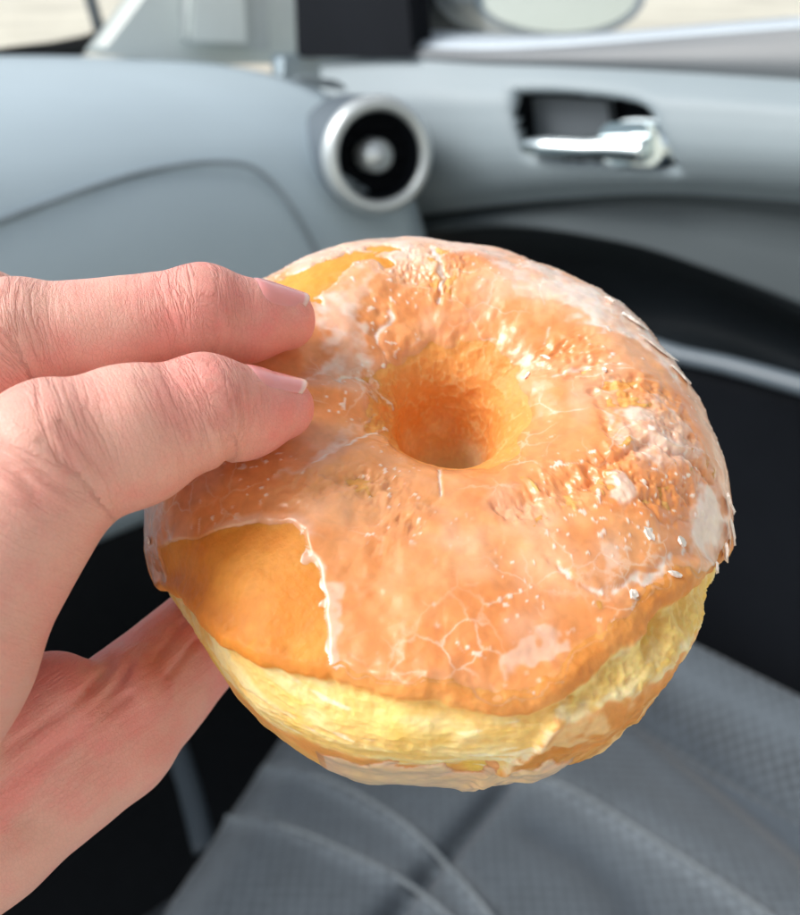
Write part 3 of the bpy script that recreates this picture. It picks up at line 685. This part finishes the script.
def lathe(name, prof_, c, axis, mat_, parent=None, n=72):
    ax = np.array(axis, float); ax /= np.linalg.norm(ax); u = np.cross(ax, [0, 0, 1.]); u /= np.linalg.norm(u); v = np.cross(ax, u)
    V = []; 
    for (r, z) in prof_:
        for j in range(n):
            q = 2*math.pi*j/n; V.append(c+ax*z+(u*math.cos(q)+v*math.sin(q))*r)
    F_ = []
    for i in range(len(prof_)-1):
        for j in range(n): F_.append((i*n+j, i*n+(j+1) % n, (i+1)*n+(j+1) % n, (i+1)*n+j))
    return mesh_obj(name, np.array(V), F_, mat_, parent)

# ---- setting
def struct(o): o['kind'] = 'structure'; return o
gx = 300
struct(mesh_obj('ground', [(-gx, -gx, 0), (gx, -gx, 0), (gx, gx, 0), (-gx, gx, 0)], [(0, 1, 2, 3)], M_ground))

# ---- dashboard: profile swept across the car
dash = empty('dashboard', (.1, .95, .62), 'pale grey dashboard with a round silver air vent at its end', 'dashboard')
dp = crs([(1.28, 1.045), (1.05, 1.055), (.86, 1.045), (.755, 1.010), (.700, .955), (.672, .88), (.668, .80), (.70, .70), (.80, .62)], 60)
rows = []
for x in np.linspace(-.75, .70, 60):
    cur = .05*max(0, (x-.45)/.25)**2
    drop = .02*max(0, (x-.3)/.4)**2
    rows.append([(x, y - cur*.3, z-drop) for y, z in dp])
grid('instrument_panel', rows, M_dash, dash, .006)
def dash_pt(px, py, off=0.):
    """point of the dashboard skin seen along a ray, lifted by off"""
    d = ray(px, py); best = None
    for Y in np.linspace(.6, 1.28, 700):
        p = CAM+d*(Y/d[1]); yy, zz = p[1], p[2]
        k = np.argmin((dp[:, 0]-yy)**2+(dp[:, 1]-zz)**2); dist = math.hypot(dp[k, 0]-yy, dp[k, 1]-zz)
        if best is None or dist < best[0]: best = (dist, p, k)
        if dist < .006: break
    _, p, k = best
    t = dp[min(k+1, 59)]-dp[max(k-1, 0)]; n = np.array([0, -t[1]*-1, t[0]*-1.]); n = np.array([0, t[1], -t[0]]); n /= np.linalg.norm(n)
    return p+n*off
seam = [(-40, 238), (0, 222), (70, 196), (140, 174), (200, 164), (245, 166), (270, 182), (292, 210), (312, 245), (325, 280)]
S3 = [dash_pt(*q, .0015) for q in seam]
gb = tube('glovebox_gap', S3, .0022, M_seam, dash, n=90, k=10)
# vent
vc = hy(380, 156, .655); vax = np.array([-.42, -.88, .12]); vax /= np.linalg.norm(vax)
rv = .0535
vent = lathe('air_vent', [(rv*.75, -.030), (rv*.75, -.002), (rv*.78, .003), (rv*.84, .005), (rv*.93, .003), (rv*.99, -.003), (rv*1.0, -.010)], vc, vax, M_silver, dash)
lathe('vent_throat', [(rv*.75, -.002), (rv*.72, -.02), (rv*.66, -.045), (.0001, -.046)], vc, vax, M_black, vent)
lathe('vent_hub', [(.0001, .004), (rv*.06, .003), (rv*.12, .0), (rv*.24, -.002), (rv*.29, -.008), (rv*.29, -.03)], vc, vax, M_silver, vent)
for k_ in range(5):
    u_ = np.cross(vax, [0, 0, 1.]); u_ /= np.linalg.norm(u_); w_ = np.cross(vax, u_)
    off = (k_-2)*rv*.25; hw = math.sqrt(max((rv*.64)**2-off**2, 0))
    tube('vent_vane', [vc-vax*.022+w_*off-u_*hw, vc-vax*.022+w_*off, vc-vax*.022+w_*off+u_*hw], .0011, M_black, vent, n=6, k=8)
# vent pod skirt
lathe('vent_pod', [(rv*.985, -.009), (rv*.99, -.02), (rv*1.0, -.05), (rv*1.03, -.10)], vc, vax, M_strip, dash)
prism('dash_end_cover', [hy(300, 78, .66), hy(335, 80, .66), (hy(345, 90, .66)), hy(310, 84, .66)], (0, .01, 0), M_seam, dash, .0)
prism('dash_corner', [hy(286, 59, .9), hy(400, 56, .9), hy(400, 130, .9), hy(286, 130, .9)], (0, .02, 0), M_dash, dash, .004, closed_spline=False)

# ---- windscreen, seal and pillar
ws = empty('windshield', hy(30, 30, 1.22), 'windshield corner with black rubber seal above the dashboard', 'windshield')
def glass():
    mt, nt, out = mat('window_glass')
    t = N(nt, 'ShaderNodeBsdfTransparent'); t.inputs[0].default_value = (.97, .98, .98, 1)
    g = N(nt, 'ShaderNodeBsdfGlossy'); g.inputs['Roughness'].default_value = .02
    f = N(nt, 'ShaderNodeFresnel'); f.inputs[0].default_value = 1.45
    mx = N(nt, 'ShaderNodeMixShader'); L(nt, f.outputs[0], mx.inputs[0]); L(nt, t.outputs[0], mx.inputs[1]); L(nt, g.outputs[0], mx.inputs[2]); L(nt, mx.outputs[0], out.inputs[0])
    return mt
M_glass = glass()
tube('rubber_seal', [hy(-60, 72, 1.2), hy(0, 58, 1.2), hy(60, 50, 1.2), hy(98, 40, 1.2), hy(125, 18, 1.2), hy(160, -20, 1.2), hy(230, -110, 1.2)], .011, M_seal, ws, n=70)
prism('glass_pane', [hy(-300, 110, 1.215), hy(0, 58, 1.215), hy(98, 40, 1.215), hy(160, -20, 1.215), hy(300, -200, 1.3), hy(-300, -260, 1.3)], (0, .005, 0), M_glass, ws, 0, closed_spline=False)
wp = empty('wiper', hy(95, 30, 1.45), 'slim blue grey wiper arm seen through the windshield', 'wiper')
tube('wiper_arm', [hy(101, 36, 1.5), hy(96, 18, 1.5), hy(88, -10, 1.5), hy(80, -40, 1.5)], .0095, M_strip, wp, n=12)
pl_ = empty('windshield_pillar', hy(200, 50, .98), 'pale grey windshield pillar trim with a square cover panel', 'pillar')
prism('pillar_trim', [hy(112, 50, 1.05), hy(130, 26, 1.05), hy(158, -12, 1.05), hy(200, -70, 1.05), hy(330, -70, 1.0), hy(318, 0, 1.0), hy(308, 58, 1.0), hy(200, 60, 1.03)], (0, .04, 0), M_pillar, pl_, .006, closed_spline=False)
prism('cover_panel', [hy(190, 42, 1.02), hy(196, -30, 1.02), hy(262, -30, 1.0), hy(266, 46, .99)], (0, .02, 0), M_pillar2, pl_, .004, closed_spline=False)
prism('cover_plate', [hy(194, 38, 1.013), hy(200, -30, 1.013), hy(240, -30, .995), hy(244, 40, .99)], (0, .01, 0), M_pillar, pl_, .003, closed_spline=False)

# ---- passenger door
XD = .74
door = empty('passenger_door', (XD, .2, .35), 'grey car door panel with chrome release lever and dark storage pocket', 'car door')
def loft(name, top, bot, xprof, mat_, n=80, parent=door, thick=.006):
    """panel between two edge curves (photo coordinates), xprof = lateral offset from top to bottom"""
    T = crs(top, n); Bt = crs(bot, n); k = 24; xs = crs([(a,) for a in xprof], k)[:, 0]
    rows = []
    for j in range(k):
        v = j/(k-1); rows.append([hx(T[i, 0]*(1-v)+Bt[i, 0]*v, T[i, 1]*(1-v)+Bt[i, 1]*v, XD+xs[j]) for i in range(n)])
    return grid(name, rows, mat_, parent, thick)
def panel_hole(name, top, bot, xprof, mat_, hole, n=150, k=70):
    T = crs(top, n); Bt = crs(bot, n); xs = crs([(a,) for a in xprof], k)[:, 0]; V = []; Q = []
    for j in range(k):
        v = j/(k-1)
        for i in range(n):
            q = T[i]*(1-v)+Bt[i]*v; Q.append(q); V.append(hx(q[0], q[1], XD+xs[j]))
    Q = np.array(Q); V = np.array(V); sd = polysd(Q, crs(hole, 60, True))
    g = np.arange(n*k).reshape(k, n); F_ = np.stack([g[:-1, :-1], g[1:, :-1], g[1:, 1:], g[:-1, 1:]], -1).reshape(-1, 4)
    F_ = F_[(sd[F_] > 0).all(1)]
    # rim of the hole curls outwards (away from the cabin)
    V[:, 0] += .012*np.exp(-np.maximum(sd, 0)/3.0)
    o = mesh_obj(name, V, F_, mat_, door); s_ = o.modifiers.new('s', 'SOLIDIFY'); s_.thickness = .005; s_.offset = 0
    return o
hole_p = [(513, 96), (520, 93), (560, 93), (620, 99), (645, 108), (657, 130), (672, 163), (668, 169), (600, 166), (545, 160), (525, 150), (515, 120)]
panel_hole('trim_panel', [(322, 64), (405, 56), (480, 62), (560, 65), (680, 72), (900, 88), (1000, 96)], [(322, 215), (405, 215), (470, 207), (560, 197), (680, 192), (860, 204), (1000, 215)],
           [.012, .0, -.012, -.016, -.018, -.018, -.014, -.004, .018], M_door, hole_p)
# handle recess
rc = panel = loft('handle_recess', [(500, 80), (560, 80), (620, 84), (690, 90)], [(505, 180), (560, 182), (640, 184), (700, 184)], [.03, .045, .05, .045, .02], M_black, 30)
lev = tube('door_handle', [hx(527, 146, XD-.022), hx(545, 146, XD-.026), hx(585, 148, XD-.026), hx(612, 148, XD-.024), hx(645, 150, XD-.02)], [.008, .010, .010, .011, .013], M_chrome, door, n=40, k=20, flat=.85)
prism('handle_bracket', [hx(606, 130, XD-.018), hx(640, 127, XD-.016), hx(652, 134, XD-.014), hx(658, 148, XD-.012), hx(654, 160, XD-.012), hx(632, 160, XD-.015), hx(608, 158, XD-.018)], (.02, 0, 0), M_chrome, door, .004)
prism('recess_plate', [hx(535, 100, XD+.02), hx(604, 104, XD+.02), hx(608, 134, XD+.02), hx(538, 134, XD+.02)], (.01, 0, 0), M_door2, door, .003, closed_spline=False)
# sill, shoulder
loft('sill_shoulder', [(395, 48), (480, 50), (560, 46), (680, 37), (900, 20), (1000, 12)], [(395, 58), (480, 63), (560, 67), (680, 75), (900, 92), (1000, 100)], [.02, .012, .008, .014], M_sil2)
loft('window_sill', [(398, 30), (440, 33), (520, 38), (600, 36), (700, 28), (900, 12), (1000, 4)], [(395, 50), (440, 52), (520, 50), (600, 45), (700, 37), (900, 22), (1000, 14)], [.06, .04, .022, .018], M_sill)
prism('side_window', [hx(408, 50, XD+.055), hx(1100, 10, XD+.055), hx(1100, -400, XD+.03), hx(400, -400, XD+.03)], (.004, 0, 0), M_glass, door, 0, closed_spline=False)
prism('speaker_cover', [hx(300, 52, XD), hx(408, 52, XD), hx(402, -20, XD), hx(395, -90, XD), hx(280, -90, XD), hx(298, -10, XD)], (.03, 0, 0), M_black, door, .006, closed_spline=False)
# undercut, pocket, strip
loft('armrest_shoulder', [(405, 213), (470, 206), (560, 196), (680, 191), (860, 203), (1000, 214)], [(405, 236), (500, 226), (600, 238), (690, 262), (860, 330), (1000, 420)], [.02, .03, .022, .01, .004, .0], M_mid)
loft('storage_pocket', [(380, 225), (500, 222), (600, 232), (690, 255), (790, 300), (1000, 400)], [(380, 420), (500, 400), (600, 370), (690, 366), (790, 395), (1000, 470)], [.03, .09, .11, .10, .05], M_pocket)
#lip = loft('armrest_cap', [(760, 262), (790, 282), (830, 300), (880, 320), (1000, 360)], [(782, 330), (798, 352), (840, 372), (900, 385), (1000, 420)], [.0, -.012, -.016, -.012], M_mid)
tube('trim_strip', [hx(600, 326, XD-.01), hx(670, 352, XD-.02), (hx(730, 366, XD-.025)), hx(810, 388, XD-.03), hx(920, 418, XD-.03)], .0085, M_strip, door, n=60, flat=.9)
loft('lower_panel', [(350, 330), (500, 340), (600, 340), (690, 366), (790, 392), (1000, 450)], [(300, 760), (480, 770), (600, 760), (690, 740), (790, 760), (1000, 820)], [-.01, .01, .03, .04, .04, .04], M_black)
tube('map_pocket_lip', [hx(768, 436, XD+.03), hx(795, 452, XD+.02), hx(850, 485, XD+.02), hx(900, 520, XD+.03)], [.003, .006, .007, .006], M_strip, door, n=40, flat=.7)

# ---- door mirror outside
mir = empty('door_mirror', hy(560, 20, .8), 'outside door mirror with bright oval glass and dark stem', 'door mirror')
E_ = [hy(560+76*math.cos(a), -4+36*math.sin(a), .77) for a in np.linspace(0, 2*np.pi, 24, endpoint=False)]
prism('mirror_housing', [hy(560+84*math.cos(a), -6+42*math.sin(a), .79) for a in np.linspace(0, 2*np.pi, 24, endpoint=False)], (.0, .06, 0), M_sill, mir, .005)
prism('mirror_glass', E_, (.0, .004, 0), M_chrome, mir, .0)
prism('mirror_stem', [hy(405, 34, .86), hy(486, 34, .86), hy(482, -40, .86), hy(408, -40, .86)], (.0, .06, 0), M_door2, mir, .006, closed_spline=False)

# ---- floor, footwell
struct(mesh_obj('floor', [(-.8, -.4, .22), (.78, -.4, .22), (.78, 1.2, .22), (-.8, 1.2, .22)], [(0, 1, 2, 3)], M_carpet))
fwl = grid('firewall', [[(x, y, z) for x in np.linspace(-.75, .78, 12)] for y, z in ((.84, .95), (.98, .70), (1.05, .4), (.95, .222))], M_carpet, None, .01); struct(fwl)

# ---- passenger seat: height field
def fabric():
    mt, nt, out = mat('grey_mesh_fabric')
    b = N(nt, 'ShaderNodeBsdfPrincipled'); L(nt, b.outputs[0], out.inputs[0])
    tc = N(nt, 'ShaderNodeTexCoord'); vo = N(nt, 'ShaderNodeTexVoronoi'); vo.inputs['Scale'].default_value = 120; vo.inputs['Randomness'].default_value = .1
    mp = N(nt, 'ShaderNodeMapping'); mp.inputs['Scale'].default_value = (1, 1, .2); mp.inputs['Rotation'].default_value = (0, 0, .8)
    L(nt, tc.outputs['Object'], mp.inputs[0]); L(nt, mp.outputs[0], vo.inputs['Vector'])
    nz = N(nt, 'ShaderNodeTexNoise'); nz.inputs['Scale'].default_value = 14; nz.inputs['Detail'].default_value = 5; L(nt, tc.outputs['Object'], nz.inputs['Vector'])
    mr = N(nt, 'ShaderNodeMapRange'); L(nt, vo.outputs['Distance'], mr.inputs[0]); mr.inputs[1].default_value = .1; mr.inputs[2].default_value = .6; mr.inputs[3].default_value = .35; mr.inputs[4].default_value = 1.35
    m2 = N(nt, 'ShaderNodeMapRange'); L(nt, nz.outputs['Fac'], m2.inputs[0]); m2.inputs[3].default_value = .8; m2.inputs[4].default_value = 1.2
    pa = N(nt, 'ShaderNodeAttribute', attribute_name='shade')
    f = math_(nt, 'MULTIPLY', mr.outputs[0], m2.outputs[0])
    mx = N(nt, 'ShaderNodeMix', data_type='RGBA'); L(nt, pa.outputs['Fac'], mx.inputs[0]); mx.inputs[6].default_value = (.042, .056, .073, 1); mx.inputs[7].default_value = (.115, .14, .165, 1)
    v = N(nt, 'ShaderNodeVectorMath', operation='SCALE'); L(nt, mx.outputs[2], v.inputs[0]); L(nt, f, v.inputs['Scale']); L(nt, v.outputs[0], b.inputs['Base Color'])
    b.inputs['Roughness'].default_value = .85
    b.inputs['Sheen Weight'].default_value = .3
    bp = N(nt, 'ShaderNodeBump'); bp.inputs['Strength'].default_value = .6; bp.inputs['Distance'].default_value = .001; L(nt, vo.outputs['Distance'], bp.inputs['Height']); L(nt, bp.outputs[0], b.inputs['Normal'])
    return mt
M_fab = fabric()
M_pip = plain('seat_piping', (.17, .20, .225), .8, nscale=300, var=.2, bump=.4, bscale=1500)
ZS = .53
def sp(px, py, z=ZS): return hz(px, py, z)
seat = empty('passenger_seat', sp(520, 900, .25), 'grey mesh fabric passenger seat cushion with light stitched seams', 'car seat')
ny, nx = 260, 300
ys = np.linspace(-.45, .66, ny); xs = np.linspace(.13, .72, nx)
XX, YY = np.meshgrid(xs, ys); q = np.stack([XX.ravel(), YY.ravel()], 1)
def l2(pts, z=ZS): return [tuple(sp(*p, z)[:2]) for p in pts]
sA = l2([(262, 758), (330, 785), (400, 824), (450, 870), (490, 920), (530, 980)])      # left light seam
sB = l2([(225, 806), (300, 835), (400, 880), (460, 930)])
sC = l2([(505, 765), (570, 795), (660, 850), (750, 910), (820, 960)])                 # right light seam
dA = l2([(530, 720), (510, 775), (470, 825), (430, 870), (385, 920), (340, 980)])      # dark cross groove
dB = l2([(610, 690), (650, 725), (720, 780), (800, 845), (880, 920)])                 # dark groove beside the bolster
dC = l2([(540, 830), (590, 860), (620, 890), (650, 940)])
Z = np.full(len(q), ZS)
g_ = lambda P_, w: np.exp(-(linesd(q, P_)/w)**2)
Z += .004*g_(sA, .006)+.004*g_(sC, .006)+.003*g_(sB, .006)
Z -= .014*g_(dA, .009)+.008*g_(dB, .014)+.004*g_(dC, .02)
Z += .004*g_(l2([(560, 760), (660, 820), (780, 900)]), .03)
Z += .05*sm(q[:, 0], .60, .70)*(1-sm(q[:, 0], .69, .72)) - .09*sm(-q[:, 0], -.17, -.13)**2 - .05*sm(q[:, 0], .70, .72)
yf = np.minimum(.452+.45*(q[:, 0]-.19), .60)
Z -= .27*sm(q[:, 1]-yf, -.004, .05) + .02*sm(q[:, 1]-yf, -.05, .01)
Z += .0004*np.sin(q[:, 0]*95+noise(np.column_stack([q*1000, q[:, 0]*0]), 90, 3, 2)*2)*(1-sm(q[:, 0], .5, .6))
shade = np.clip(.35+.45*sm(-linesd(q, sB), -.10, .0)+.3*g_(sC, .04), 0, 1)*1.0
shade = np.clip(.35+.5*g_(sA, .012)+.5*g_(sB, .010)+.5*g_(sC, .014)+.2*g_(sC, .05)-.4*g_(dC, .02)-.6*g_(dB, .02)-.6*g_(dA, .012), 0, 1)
g = np.arange(nx*ny).reshape(ny, nx); F_ = np.stack([g[:-1, :-1], g[:-1, 1:], g[1:, 1:], g[1:, :-1]], -1).reshape(-1, 4)
cu = mesh_obj('cushion', np.column_stack([q, Z]), F_, M_fab, seat); attr(cu, 'shade', shade)
s_ = cu.modifiers.new('s', 'SOLIDIFY'); s_.thickness = .10; s_.offset = -1
def zat(P_, up=.003): return [(x, y, Z[np.argmin((q[:, 0]-x)**2+(q[:, 1]-y)**2)]+up) for x, y in P_]
for P_ in (sA, sB, sC): tube('stitched_seam', zat(P_, .0015), .0022, M_pip, seat, n=80, k=8)
M_base = plain('seat_base_cloth', (.05, .068, .085), .85, nscale=20, bump=.4, bscale=900)
prism('seat_base', [(.17, .38, .26), (.42, .50, .26), (.70, .50, .26), (.70, .50, .44), (.42, .50, .44), (.17, .38, .44)], (0, -.7, 0), M_base, seat, .01, closed_spline=False)
tube('seat_rail', [sp(172, 735, .40), sp(190, 790, .38), sp(205, 850, .36)], .012, M_strip, seat, n=12, flat=.6)

struct(prism('unseen_roof', [(-.85, -1.1, 1.47), (.74, -1.1, 1.47), (.74, .12, 1.46), (-.85, .12, 1.46)], (0, 0, .04), plain('headliner', (.62, .62, .60), .9), None, .01, closed_spline=False))  # out of view, added to block overhead light; front cut short for the sun
# ================================================================== LIGHT
w = bpy.data.worlds.new('World'); scene.world = w; w.use_nodes = True
nt = w.node_tree; bg = nt.nodes['Background']
sky = nt.nodes.new('ShaderNodeTexSky'); sky.sky_type = 'NISHITA'; sky.sun_disc = False
SE, SA = R(42), R(-50)                                     # azimuth measured from +Y (car front) towards +X
sky.sun_elevation = SE; sky.sun_rotation = SA; sky.dust_density = 3.0; sky.air_density = 1.0; sky.ozone_density = 1.0
hsv = nt.nodes.new('ShaderNodeHueSaturation'); hsv.inputs['Saturation'].default_value = .3       # milky overcast
nt.links.new(sky.outputs[0], hsv.inputs['Color']); nt.links.new(hsv.outputs[0], bg.inputs[0]); bg.inputs[1].default_value = .1
sl = bpy.data.lights.new('sun', 'SUN'); sl.energy = 1.5; sl.angle = R(35); sl.color = (1, .95, .88)
so = bpy.data.objects.new('sun', sl); col.objects.link(so)
dvec = Vector((math.sin(SA)*math.cos(SE), math.cos(SA)*math.cos(SE), math.sin(SE)))
so.rotation_euler = dvec.to_track_quat('Z', 'Y').to_euler()
scene.render.engine = 'CYCLES'
scene.view_settings.view_transform = 'Standard'; scene.view_settings.look = 'None'; scene.view_settings.exposure = .93; scene.view_settings.gamma = 1
